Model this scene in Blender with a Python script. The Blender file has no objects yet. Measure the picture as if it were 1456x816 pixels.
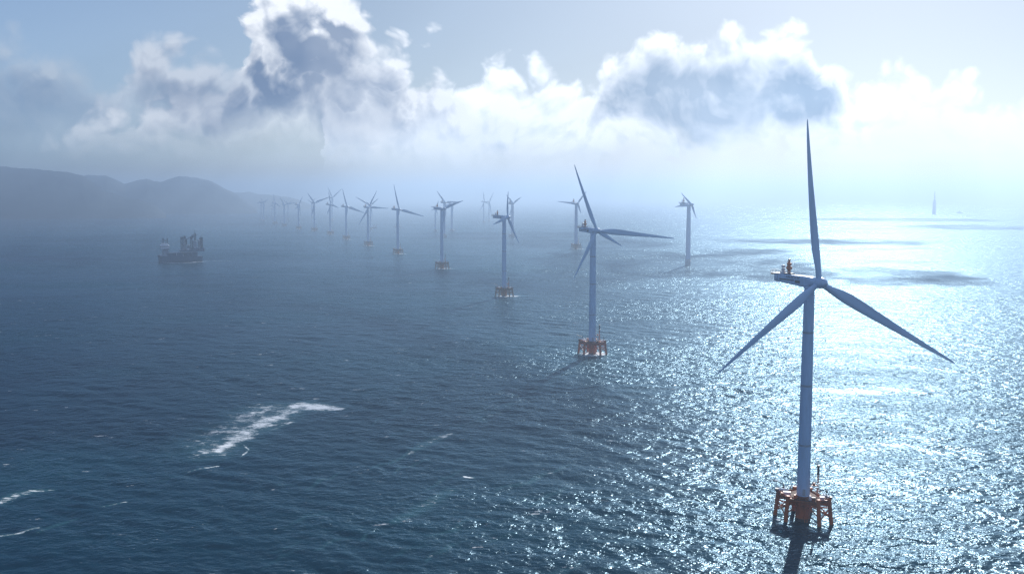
import bpy, math, random
import numpy as np
from mathutils import Vector, Matrix, noise as mnoise

random.seed(7); rng = np.random.default_rng(7)
scene = bpy.context.scene
COL = scene.collection
rad = math.radians

# ------------------------------------------------------------------ camera
CAM_H = 118.0
F_PX, CX, CY = 1350.0, 728.0, 408.0
Q = F_PX / 1050.0            # angles of the cloud design are kept in units of a 1050 px lens
PITCH = math.atan(130.0 / F_PX)
cam_data = bpy.data.cameras.new('camera')
cam_data.sensor_width = 36.0
cam_data.lens = 36.0 * F_PX / 1456.0
cam_data.clip_start = 0.5
cam_data.clip_end = 200000.0
cam = bpy.data.objects.new('camera', cam_data)
cam.location = (0, 0, CAM_H)
cam.rotation_euler = (math.pi / 2 - PITCH, 0, 0)
COL.objects.link(cam)
scene.camera = cam

# ------------------------------------------------------------------ light
SUN_AZ, SUN_EL = 21.0, 31.0
SUN_STRENGTH = 4.8
SKY_STRENGTH = 0.06
EXPOSURE = 0.44
scene.view_settings.view_transform = 'Standard'
scene.view_settings.look = 'None'
scene.view_settings.gamma = 1.0
scene.view_settings.exposure = EXPOSURE
scene.view_settings.use_curve_mapping = False
scene.cycles.use_denoising = True
scene.cycles.denoising_prefilter = 'NONE'
scene.cycles.use_adaptive_sampling = False
scene.cycles.max_bounces = 6
scene.cycles.volume_bounces = 0
scene.cycles.sample_clamp_indirect = 6.0
scene.cycles.caustics_reflective = False

SUN_DIR = Vector((math.sin(rad(SUN_AZ)) * math.cos(rad(SUN_EL)),
                  math.cos(rad(SUN_AZ)) * math.cos(rad(SUN_EL)), math.sin(rad(SUN_EL))))
sun_data = bpy.data.lights.new('sun', 'SUN')
sun_data.energy = SUN_STRENGTH
sun_data.angle = rad(0.5)
sun_data.color = (1.0, 0.97, 0.93)
sun = bpy.data.objects.new('sun', sun_data)
sun.rotation_euler = (-SUN_DIR).to_track_quat('-Z', 'Y').to_euler()
sun.location = (300, 600, 600)
COL.objects.link(sun)

# ------------------------------------------------------------------ pixel helpers
def ray(px, py):
    xc, yc = (px - CX) / F_PX, -(py - CY) / F_PX
    c, s = math.cos(PITCH), math.sin(PITCH)
    return Vector((xc, c + yc * s, -s + yc * c))

def on_water(px, py):
    d = ray(px, py)
    t = -CAM_H / d.z
    return Vector((d.x * t, d.y * t, 0.0))

def az_el(px, py):
    d = ray(px, py).normalized()
    return math.degrees(math.atan2(d.x, d.y)) * Q, math.degrees(math.asin(d.z)) * Q

# ------------------------------------------------------------------ node helper
class S:
    """a socket with arithmetic"""
    def __init__(self, nb, sock): self.nb, self.s = nb, sock
    def _m(self, op, *a): return self.nb.math(op, self, *a)
    def __add__(self, o): return self._m('ADD', o)
    def __radd__(self, o): return self._m('ADD', o)
    def __sub__(self, o): return self._m('SUBTRACT', o)
    def __rsub__(self, o): return self.nb.math('SUBTRACT', o, self)
    def __mul__(self, o): return self._m('MULTIPLY', o)
    def __rmul__(self, o): return self._m('MULTIPLY', o)
    def __truediv__(self, o): return self._m('DIVIDE', o)
    def max(self, o): return self._m('MAXIMUM', o)
    def min(self, o): return self._m('MINIMUM', o)

class NB:
    def __init__(self, tree):
        self.t = tree; tree.nodes.clear()
    def n(self, kind, **kw):
        nd = self.t.nodes.new(kind)
        for k, v in kw.items(): setattr(nd, k, v)
        return nd
    def put(self, inp, v):
        if isinstance(v, S): self.t.links.new(v.s, inp)
        elif isinstance(v, (tuple, list)):
            v = tuple(v)
            inp.default_value = v + (1.0,) if (inp.type == 'RGBA' and len(v) == 3) else v
        else: inp.default_value = v
    def math(self, op, *a, clamp=False):
        nd = self.n('ShaderNodeMath', operation=op, use_clamp=clamp)
        for i, v in enumerate(a): self.put(nd.inputs[i], v)
        return S(self, nd.outputs[0])
    def vec(self, op, *a):
        nd = self.n('ShaderNodeVectorMath', operation=op)
        for i, v in enumerate(a):
            self.put(nd.inputs['Scale'] if (op == 'SCALE' and i == 1) else nd.inputs[i], v)
        return S(self, nd.outputs['Value' if op in ('DOT_PRODUCT', 'LENGTH') else 'Vector'])
    def smooth(self, v, a, b, lo=0.0, hi=1.0):
        nd = self.n('ShaderNodeMapRange', interpolation_type='SMOOTHSTEP')
        for i, x in enumerate((v, a, b, lo, hi)): self.put(nd.inputs[i], x)
        return S(self, nd.outputs[0])
    def lin(self, v, a, b, lo=0.0, hi=1.0):
        nd = self.n('ShaderNodeMapRange', clamp=True)
        for i, x in enumerate((v, a, b, lo, hi)): self.put(nd.inputs[i], x)
        return S(self, nd.outputs[0])
    def noise(self, v, scale, detail=4.0, rough=0.5, lac=2.0, out='Fac', dims='3D', kind='FBM'):
        nd = self.n('ShaderNodeTexNoise', noise_dimensions=dims, noise_type=kind)
        self.put(nd.inputs['Vector'], v)
        nd.inputs['Scale'].default_value = scale; nd.inputs['Detail'].default_value = detail
        nd.inputs['Roughness'].default_value = rough; nd.inputs['Lacunarity'].default_value = lac
        return S(self, nd.outputs[0 if out == 'Fac' else 1])
    def voro(self, v, scale, detail=2.0, rough=0.5, smoothness=0.6):
        nd = self.n('ShaderNodeTexVoronoi', feature='F1')
        self.put(nd.inputs['Vector'], v)
        nd.inputs['Scale'].default_value = scale; nd.inputs['Detail'].default_value = detail
        nd.inputs['Roughness'].default_value = rough
        return S(self, nd.outputs['Distance'])
    def sep(self, v):
        nd = self.n('ShaderNodeSeparateXYZ'); self.put(nd.inputs[0], v)
        return [S(self, o) for o in nd.outputs]
    def com(self, x, y, z):
        nd = self.n('ShaderNodeCombineXYZ')
        for i, v in enumerate((x, y, z)): self.put(nd.inputs[i], v)
        return S(self, nd.outputs[0])
    def mix(self, f, a, b):
        nd = self.n('ShaderNodeMix', data_type='RGBA')
        self.put(nd.inputs[0], f); self.put(nd.inputs[6], a); self.put(nd.inputs[7], b)
        return S(self, nd.outputs[2])
    def mixv(self, f, a, b):
        return a + (b - a) * f if isinstance(a, S) else self.math('MULTIPLY_ADD', f, b - a, a)
    def curve(self, v, pts):
        nd = self.n('ShaderNodeFloatCurve')
        c = nd.mapping.curves[0]
        nd.mapping.use_clip = False
        c.points[0].location = pts[0]; c.points[1].location = pts[-1]
        for p in pts[1:-1]: c.points.new(*p)
        for p in c.points: p.handle_type = 'AUTO_CLAMPED'
        nd.mapping.update()
        self.put(nd.inputs['Value'], v)
        return S(self, nd.outputs[0])

# ------------------------------------------------------------------ world: clear sky and the cumulus bank
world = bpy.data.worlds.new('World')
scene.world = world
world.use_nodes = True
nb = NB(world.node_tree)
out = nb.n('ShaderNodeOutputWorld'); bg = nb.n('ShaderNodeBackground')
nb.t.links.new(bg.outputs[0], out.inputs[0])
sky = nb.n('ShaderNodeTexSky', sky_type='NISHITA', sun_disc=False, sun_elevation=rad(SUN_EL),
           sun_rotation=rad(SUN_AZ), altitude=50.0, air_density=1.0, dust_density=0.6, ozone_density=2.0)
skyc = S(nb, sky.outputs[0])
tc = nb.n('ShaderNodeTexCoord')
D = S(nb, tc.outputs['Generated'])
dx, dy, dz = nb.sep(D)
DEG = 180.0 / math.pi * Q
az = nb.math('ARCTAN2', dx, dy) * DEG
el = nb.math('ARCSINE', dz) * DEG
sun_dot = nb.vec('DOT_PRODUCT', D, tuple(SUN_DIR))

def cloud_fields(P):
    """coarse billows, fine detail and the warp at a direction"""
    warp = nb.noise(P, 6.0, 4.0, 0.55, out='Color')
    Pw = nb.vec('ADD', P, nb.vec('SCALE', nb.vec('SUBTRACT', warp, (0.5, 0.5, 0.5)), 0.11))
    v = nb.voro(Pw, 15.0, 3.0, 0.48)
    f = nb.noise(Pw, 24.0, 9.0, 0.54)
    return v, f, warp

DQ = nb.vec('SCALE', D, Q)
CV, CF, CW = cloud_fields(DQ)
ofs = (SUN_DIR - Vector((0, 1, 0)) * SUN_DIR.y).normalized() * 0.012
CV2, CF2, _ = cloud_fields(nb.vec('ADD', DQ, tuple(ofs)))
height1 = (1.0 - CV) * 0.72 + CF * 0.5
height2 = (1.0 - CV2) * 0.72 + CF2 * 0.5
relief = height1 - height2                      # >0 on the side of a puff that faces the sun
wx, wy, wz = nb.sep(CW)
az_w = az + (wx - 0.5) * 3.6 + (CF - 0.5) * 2.6 + (CV - 0.4) * 1.2
puff = (height1 - 0.66)

AZ0, AZ1 = -60.0, 60.0
azn = nb.lin(az_w, AZ0, AZ1, 0.0, 1.0)

def px_curve(pts, end=-6.0):
    """image points -> curve of elevation over azimuth, scaled to 0..1 for -10..30 degrees"""
    q = []
    for x, y in pts:
        a, e = az_el(x, y)
        q.append(((a - AZ0) / (AZ1 - AZ0), (e + 10.0) / 40.0))
    lo = (end + 10) / 40.0
    if q[0][0] > 0.02: q = [(0.0, lo), (q[0][0] - 0.006, lo)] + q
    if q[-1][0] < 0.98: q = q + [(q[-1][0] + 0.006, lo), (1.0, lo)]
    return q

def blob(cx, cy, rx, ry):
    a0, e0 = az_el(cx, cy); k = 180 / math.pi / 1050.0
    u = (az_w + puff * 3.0 - a0) / (rx * k); v = (el + puff * 4.5 - e0) / (ry * k)
    return nb.smooth(u * u + v * v, 1.6, 0.25)

def cloud_layer(base_col, tops, base_y, base_soft, shades, lit, dark, alpha=1.0, edge=(-0.3, 1.5), rim=1.6, bill=6.0, lift=1.7, tex=1.0):
    top = nb.curve(azn, px_curve(tops)) * 40.0 - 10.0
    s = top - el + puff * bill + lift
    a = nb.smooth(s, edge[0], edge[1])
    e_base = az_el(728, base_y)[1]
    a = a * nb.smooth(el + puff * 2.0, e_base - base_soft, e_base + base_soft) * alpha
    sh = 0.0
    for b in shades:
        q = blob(*b[:4]) * b[4]
        sh = q if not isinstance(sh, S) else sh.max(q)
    s2 = top - el + puff * 4.0 + lift * 0.55
    shade = sh * nb.smooth(s2, rim * 0.25, rim * 1.7) if isinstance(sh, S) else nb.smooth(s, 9.0, 10.0)
    litzone = 1.0 - shade * 0.45                          # relief shows on the sunlit parts, little in the shaded core
    shade = nb.math('ADD', shade, relief * litzone * (-1.7 * tex), clamp=True)
    shade = nb.math('ADD', shade, litzone * nb.smooth(CF, 0.60, 0.36) * (0.08 * tex), clamp=True)
    dark2 = nb.mix(nb.smooth(wy, 0.38, 0.62), dark, tuple(d * 0.84 + l * 0.16 for d, l in zip(dark, lit)))
    return nb.mix(a, base_col, nb.mix(shade, lit, dark2))

K = 0.80 / SKY_STRENGTH
def rgb(*c): return tuple(v * K for v in c)
sunward = nb.smooth(sun_dot, 0.50, 0.95)
skyd = nb.mix(sunward, nb.vec('MULTIPLY', skyc, (0.88, 0.98, 1.18)), nb.vec('MULTIPLY', skyc, (0.76, 0.72, 0.71)))
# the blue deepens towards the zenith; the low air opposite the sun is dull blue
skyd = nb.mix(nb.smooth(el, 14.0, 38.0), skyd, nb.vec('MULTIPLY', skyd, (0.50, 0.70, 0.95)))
skyd = nb.mix(nb.smooth(el, 11.0, 3.0) * (1.0 - nb.smooth(sun_dot, 0.50, 0.80)), skyd, nb.vec('MULTIPLY', skyd, (0.55, 0.70, 0.92)))
col = skyd
# thin veil far left
col = cloud_layer(col, [(-250, 20), (0, 44), (45, 56), (85, 80), (125, 88), (165, 104), (230, 120), (330, 150), (420, 190)], 200, 3.0,
                  [(60, 165, 190, 45, 0.8), (240, 170, 140, 40, 0.9)], rgb(0.50, 0.56, 0.64), rgb(0.13, 0.21, 0.36), alpha=0.72, edge=(-1.0, 3.0))
# pale bank running right from the tall cumulus
col = cloud_layer(col, [(480, 140), (560, 100), (620, 96), (660, 100), (690, 78), (712, 68), (745, 88), (800, 104), (860, 86), (905, 100), (960, 170)],
                  228, 2.8, [(770, 160, 50, 24, 0.3), (640, 215, 120, 22, 0.3)], rgb(1.18, 1.20, 1.24), rgb(0.50, 0.62, 0.78), alpha=0.95)
# tall cumulus, left of centre
col = cloud_layer(col, [(60, 215), (110, 180), (160, 150), (230, 140), (300, 132), (326, 118), (340, 75), (352, 20), (372, -30), (420, -70), (480, -50), (515, -8), (548, 26),
                        (585, 52), (625, 78), (652, 105), (680, 140), (720, 160), (800, 190), (840, 220)],
                  205, 2.6,
                  [(440, 104, 80, 54, 1.0), (520, 150, 100, 30, 0.9), (290, 172, 200, 46, 0.9), (430, 196, 170, 30, 0.65), (150, 172, 110, 34, 0.5)],
                  rgb(0.98, 1.0, 1.03), rgb(0.11, 0.17, 0.30), rim=2.6)
# lower heads in front of it, far left
col = cloud_layer(col, [(120, 160), (165, 124), (186, 98), (204, 72), (226, 60), (252, 66), (282, 86), (300, 74), (328, 86), (345, 72), (362, 94), (376, 132), (390, 165)],
                  170, 2.4, [(300, 162, 160, 32, 0.85), (180, 150, 60, 26, 0.5)], rgb(0.60, 0.65, 0.73), rgb(0.12, 0.18, 0.31), rim=1.5, bill=4.0)
# pale bank, right
col = cloud_layer(col, [(1120, 190), (1165, 150), (1200, 128), (1232, 118), (1262, 95), (1300, 80), (1342, 88), (1390, 98), (1432, 124), (1480, 120), (1560, 100), (1700, 150)],
                  205, 3.0, [(1330, 160, 140, 26, 0.45), (1220, 170, 60, 25, 0.3)], rgb(1.18, 1.18, 1.20), rgb(0.60, 0.73, 0.90), alpha=0.9)
# low wisps under the tall cumulus
col = cloud_layer(col, [(330, 225), (380, 200), (430, 188), (480, 194), (520, 205), (560, 220), (600, 230)], 232, 1.2, [], rgb(0.62, 0.68, 0.76), rgb(0.4, 0.5, 0.62), alpha=0.55, edge=(-0.3, 1.4))
# big backlit cumulus, right of centre
col = cloud_layer(col, [(780, 190), (826, 132), (852, 94), (880, 72), (905, 56), (940, 50), (975, 38), (1000, 32), (1040, 36), (1080, 44), (1120, 50), (1152, 46), (1178, 76), (1212, 92), (1245, 128), (1275, 180)],
                  212, 1.5, [(1000, 150, 180, 74, 1.0), (985, 95, 46, 50, 0.95), (895, 160, 85, 48, 0.85), (1100, 160, 95, 58, 0.9)],
                  rgb(1.12, 1.13, 1.15), rgb(0.12, 0.19, 0.30), rim=1.8)
# behind the viewer: unseen sky and cumulus, brightened as fill light on the turbines
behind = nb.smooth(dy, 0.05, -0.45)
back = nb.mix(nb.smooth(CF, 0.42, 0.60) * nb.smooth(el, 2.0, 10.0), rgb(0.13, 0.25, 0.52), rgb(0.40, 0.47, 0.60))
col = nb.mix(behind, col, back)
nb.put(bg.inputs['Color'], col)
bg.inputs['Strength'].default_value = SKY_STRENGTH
world.cycles.sampling_method = 'NONE'

# ------------------------------------------------------------------ materials
def principled(name, color, rough=0.5, metal=0.0, spec=0.5, vary=0.0, scale=1.0, color2=None, streak=1.0):
    m = bpy.data.materials.new(name); m.use_nodes = True
    b = NB(m.node_tree)
    o = b.n('ShaderNodeOutputMaterial'); p = b.n('ShaderNodeBsdfPrincipled')
    b.t.links.new(p.outputs[0], o.inputs[0])
    tcn = b.n('ShaderNodeTexCoord')
    v = b.vec('MULTIPLY', S(b, tcn.outputs['Object']), (1.0, 1.0, streak))
    f = b.noise(v, scale, 6.0, 0.62)
    c2 = color2 or tuple(c * (1 - vary) for c in color)
    b.put(p.inputs['Base Color'], b.mix(b.smooth(f, 0.42, 0.68), color, c2))
    b.put(p.inputs['Roughness'], b.lin(f, 0.3, 0.7, rough * 0.85, min(1, rough * 1.15)))
    p.inputs['Metallic'].default_value = metal
    p.inputs['Specular IOR Level'].default_value = spec
    return m

MAT = {
    'paint': principled('pale_grey_paint', (0.44, 0.62, 0.82), 0.38, vary=0.16, scale=0.5, streak=0.15),
    'orange': principled('orange_steel', (0.50, 0.105, 0.012), 0.5, scale=0.7, color2=(0.27, 0.062, 0.016), streak=0.4),
    'orange_bright': principled('orange_fitting', (0.60, 0.14, 0.02), 0.45, vary=0.3, scale=2.0),
    'splash': principled('weed_stained_steel', (0.035, 0.04, 0.035), 0.6, scale=1.2, color2=(0.10, 0.06, 0.035)),
    'rust': principled('brown_steel', (0.28, 0.15, 0.06), 0.6, scale=0.7, color2=(0.15, 0.095, 0.055)),
    'grating': principled('galvanised_grating', (0.30, 0.31, 0.32), 0.5, vary=0.4, scale=2.0),
    'deck': principled('worn_brown_grating', (0.10, 0.04, 0.022), 0.75, scale=1.5, color2=(0.05, 0.035, 0.03), spec=0.2),
    'white': principled('white_cladding', (0.78, 0.79, 0.80), 0.4, vary=0.12, scale=1.5),
    'dark': principled('dark_steel', (0.045, 0.055, 0.07), 0.45, vary=0.4, scale=1.5),
    'hullblue': principled('blue_hull_paint', (0.06, 0.115, 0.18), 0.42, scale=0.25, color2=(0.035, 0.075, 0.125), streak=0.3),
    'grey': principled('grey_ship_paint', (0.34, 0.39, 0.44), 0.5, vary=0.35, scale=0.3, streak=0.3),
    'glass': principled('dark_glazing', (0.01, 0.014, 0.018), 0.1, vary=0.1, scale=1.0),
    'shipdark': principled('dark_ship_steel', (0.035, 0.06, 0.095), 0.5, vary=0.4, scale=0.4),
    'letter': principled('dark_lettering', (0.03, 0.05, 0.09), 0.5, vary=0.1, scale=2.0),
}

# ------------------------------------------------------------------ mesh helper
class MB:
    def __init__(self): self.v, self.f, self.sm = [], [], []
    def add(self, vs, fs, smooth=False):
        k = len(self.v); self.v += [tuple(p) for p in vs]
        self.f += [tuple(i + k for i in q) for q in fs]; self.sm += [smooth] * len(fs)
        return self
    def loft(self, rings, caps=True, smooth=True):
        n = len(rings[0]); vs = [p for r in rings for p in r]; fs = []
        for i in range(len(rings) - 1):
            for j in range(n):
                a, b = i * n + j, i * n + (j + 1) % n
                fs.append((a, b, b + n, a + n))
        self.add(vs, fs, smooth)
        if caps:
            self.add(rings[0], [tuple(range(n))[::-1]]); self.add(rings[-1], [tuple(range(n))])
        return self
    def tube(self, p0, p1, r0, r1=None, n=12, caps=True):
        r1 = r0 if r1 is None else r1
        p0, p1 = Vector(p0), Vector(p1); d = (p1 - p0).normalized()
        u = d.orthogonal().normalized(); w = d.cross(u)
        mk = lambda p, r: [p + (u * math.cos(2 * math.pi * k / n) + w * math.sin(2 * math.pi * k / n)) * r for k in range(n)]
        return self.loft([mk(p0, r0), mk(p1, r1)], caps)
    def path(self, pts, r, n=6):
        for a, b in zip(pts[:-1], pts[1:]): self.tube(a, b, r, n=n)
        return self
    def lathe(self, prof, n=32, axis='Z', at=(0, 0, 0)):
        rings = []
        for r, z in prof:
            ring = []
            for k in range(n):
                a = 2 * math.pi * k / n; c, s = r * math.cos(a), r * math.sin(a)
                p = (c, s, z) if axis == 'Z' else (z, c, s)
                ring.append(Vector(p) + Vector(at))
            rings.append(ring)
        return self.loft(rings)
    def box(self, c, s, bev=0.0, rz=0.0):
        c = Vector(c); x, y, z = (v / 2 for v in s)
        b = min(bev, x * 0.9, y * 0.9, z * 0.9)
        R = Matrix.Rotation(rz, 3, 'Z')
        def ring(zz, inx):
            xx, yy = x - inx, y - inx
            if b > 0:
                pts = [(xx - b, -yy), (xx, -yy + b), (xx, yy - b), (xx - b, yy), (-xx + b, yy), (-xx, yy - b), (-xx, -yy + b), (-xx + b, -yy)]
            else: pts = [(xx, -yy), (xx, yy), (-xx, yy), (-xx, -yy)]
            return [c + R @ Vector((p[0], p[1], zz)) for p in pts]
        rs = [ring(-z, b * 0.6), ring(-z + b, 0), ring(z - b, 0), ring(z, b * 0.6)] if b > 0 else [ring(-z, 0), ring(z, 0)]
        return self.loft(rs, True, False)
    def prism(self, pts, z0, z1):
        return self.loft([[Vector((p[0], p[1], z0)) for p in pts], [Vector((p[0], p[1], z1)) for p in pts]], True, False)
    def mesh(self, name, mat):
        me = bpy.data.meshes.new(name)
        me.from_pydata(self.v, [], self.f); me.validate(); me.update()
        me.polygons.foreach_set('use_smooth', self.sm[:len(me.polygons)])
        if any(self.sm):
            try: me.set_sharp_from_angle(angle=rad(40))
            except Exception: pass
        me.materials.append(mat)
        return me
    def build(self, name, mat, parent=None):
        return link(name, self.mesh(name, mat), parent)

def link(name, data, parent=None, loc=None):
    o = bpy.data.objects.new(name, data); COL.objects.link(o)
    if parent is not None: o.parent = parent
    if loc is not None: o.location = loc
    return o

def thing(name, label, cat, loc, rz=0.0, group=None):
    o = bpy.data.objects.new(name, None); COL.objects.link(o)
    o.empty_display_size = 2.0
    o.location = loc; o.rotation_euler = (0, 0, rz)
    o['label'] = label; o['category'] = cat
    if group: o['group'] = group
    return o

# ------------------------------------------------------------------ where the turbines stand (image base, image hub, facing, blade tips)
GRP = 'wind turbines standing in the sea'
# name key: base px, hub px, psi (deg, rotor turned to the right of the viewer), tips, tower width factor, foundation kind, label
TURB = [
 ((1141, 738), (1165, 402), 40, [(1143, 170), (1016, 530), (1353, 516)], 1.0, 'jacket_orange',
  'largest nearest wind turbine, grey blue, on orange piled platform in the sun glitter'),
 ((842, 503), (845, 328), 30, [(815, 234), (957, 339), (814, 397), (872, 343)], 1.1, 'jacket_orange',
  "second nearest wind turbine, one blade pointing straight right, on orange brown piled base in foam"),
 ((717, 421), (720.5, 309), 50, [(699, 319.4), (736.5, 346.5), (721, 272)], 1.15, 'jacket_brown',
  "wind turbine with boxy dark nacelle and one blade hanging down right, on brown piles"),
 ((628.5, 382), (630, 297), 40, [(657.5, 285.4), (612, 294), (630.5, 331)], 1.05, 'jacket_brown',
  "wind turbine with blades spread in a shallow V, in front of three paler turbines"),
 ((566, 361), (567, 298), 42, [(559, 262), (602, 308), (562, 324)], 1.25, 'jacket_brown',
  "wind turbine with one blade nearly upright and short foam streak beside its legged base"),
 ((523.7, 349.5), (524.5, 295), 30, [(535.5, 271), (552, 296.5), (509, 320.5)], 1.2, 'jacket_brown',
  'wind turbine with one blade level to the right, beside the small distant work barge'),
 ((492.5, 340.5), (492.8, 294), 45, [(486, 268.5), (517, 303), (490.5, 319)], 1.2, 'jacket_brown',
  "hazy wind turbine with one nearly upright blade, next left of the one by the barge"),
 ((469.8, 333.5), (471, 291), 40, [(481.5, 296), (464, 306), (466.5, 272)], 1.2, 'jacket_brown',
  'hazy wind turbine with a short blade sloping down right, faint taller turbine close behind it'),
 ((447.3, 328.5), (447.8, 288.6), 20, [(436.5, 274), (469, 280), (442, 310)], 1.3, 'jacket_brown',
  "hazy wind turbine with one long blade rising right, over a mostly bare tower and base"),
 ((424.8, 326), (424.4, 291), 45, [(430, 279), (418, 299), (427, 307)], 1.3, 'jacket_brown',
  "faint wind turbine with small dark nacelle and short blade raised right, no tower behind it"),
 ((404.6, 322), (404.5, 291), 25, [(397, 280), (421, 288), (402, 306)], 1.3, 'jacket_brown',
  "faint wind turbine with one blade level right across a paler tower behind it"),
 ((391.3, 318.5), (391.2, 289), 45, [(388, 276), (399, 295), (387, 302)], 1.3, 'jacket_brown',
  "faint wind turbine between the close pair at the row end and the level bladed one"),
 ((375, 315), (374.5, 288), 30, [(381, 283), (369.5, 281), (375.5, 301)], 1.3, 'monopile',
  "very faint wind turbine, right one of the close pair at the row's far end"),
 ((371.6, 314), (371.8, 287.3), 25, [(364.5, 289), (378, 287.5), (371.5, 300)], 1.3, 'monopile',
  "very faint wind turbine at the far end of the row, closest to the hill slope"),
 ((387, 309), (386.8, 291), 30, [(390, 277), (380, 296), (391, 301)], 1.2, 'monopile',
  'pale ghostly wind turbine in fog close left of the second tower of the front row'),
 ((409.8, 312), (409, 290), 25, [(400, 280.5), (416, 285), (409, 303)], 1.2, 'monopile',
  'pale ghostly wind turbine in fog right behind the third tower of the front row'),
 ((443.5, 310), (443, 287.5), 30, [(436, 283.5), (449, 281), (443.5, 299)], 1.2, 'monopile',
  'pale ghostly wind turbine in fog close left behind the turbine with the long right blade'),
 ((472.4, 314), (469.5, 281.5), 30, [(485.8, 268.4), (465.5, 265.5), (472, 297)], 1.2, 'monopile',
  'pale tall wind turbine in fog whose raised blades cross above the hazy turbine in front'),
 ((527, 327), (526, 292), 25, [(505, 280), (538, 282), (529, 309)], 1.3, 'monopile',
  'pale wind turbine in fog directly behind the turbine beside the work barge'),
 ((619.2, 329), (619.5, 296), 25, [(623.8, 285), (612, 300), (622, 307)], 1.3, 'monopile',
  'pale wind turbine on flat round base, left of the three behind the V bladed turbine'),
 ((632, 337), (631.4, 288.2), 30, [(620.5, 271.5), (651, 287), (633.5, 311)], 1.3, 'monopile',
  'pale wind turbine with blade raised up left, tower half hidden by the V bladed turbine'),
 ((642.5, 329), (642.5, 290), 25, [(629, 292.5), (653, 286.5), (643.5, 308)], 1.5, 'monopile',
  'pale wind turbine on flat round base, right of the three behind the V bladed turbine'),
 ((687.8, 316), (688, 287), 35, [(687, 272.5), (682, 300), (694, 290)], 1.2, 'monopile',
  'faintest far wind turbine with one blade straight up, left one of the central distant pair'),
 ((695.3, 314), (694.6, 287.5), 25, [(701.5, 273.5), (688, 286.5), (698.5, 307)], 1.2, 'monopile',
  'faintest far wind turbine with one blade up right, right one of the central distant pair'),
 ((728.5, 336), (727.6, 289.5), 30, [(741, 280), (719.5, 277), (723.5, 308)], 1.9, 'monopile',
  'pale thick towered wind turbine in fog just right behind the boxy nacelle turbine'),
 ((819, 354), (820, 289.5), 30, [(792, 286.5), (833.5, 272), (825.8, 304)], 1.45, 'jacket_pale',
  "pale wind turbine with one blade level left, in fog behind the second nearest turbine"),
 ((978, 377), (980.5, 291), 50, [(967, 274), (988.5, 309), (958, 294)], 1.5, 'monopile',
  'pale lone wind turbine with bare single pile tower between the two nearest turbines'),
]
JPOS = []        # filled below: (x, y, scale, kind)

def solve(base, hub, psi):
    P = on_water(*base)
    view = Vector((P.x, P.y, 0)).normalized()
    right = Vector((view.y, -view.x, 0))
    a = (-view * math.cos(rad(psi)) + right * math.sin(rad(psi))).normalized()
    d = ray(*hub)
    hub_z = CAM_H
    for _ in range(6):
        k = hub_z / 86.0
        C = P + a * (5.0 * k)
        t = math.hypot(C.x, C.y) / math.hypot(d.x, d.y)
        hub_z = CAM_H + d.z * t
    return P, a, hub_z

# ------------------------------------------------------------------ water
def smoothstep(a, b, x):
    t = np.clip((x - a) / (b - a), 0, 1); return t * t * (3 - 2 * t)

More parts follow.
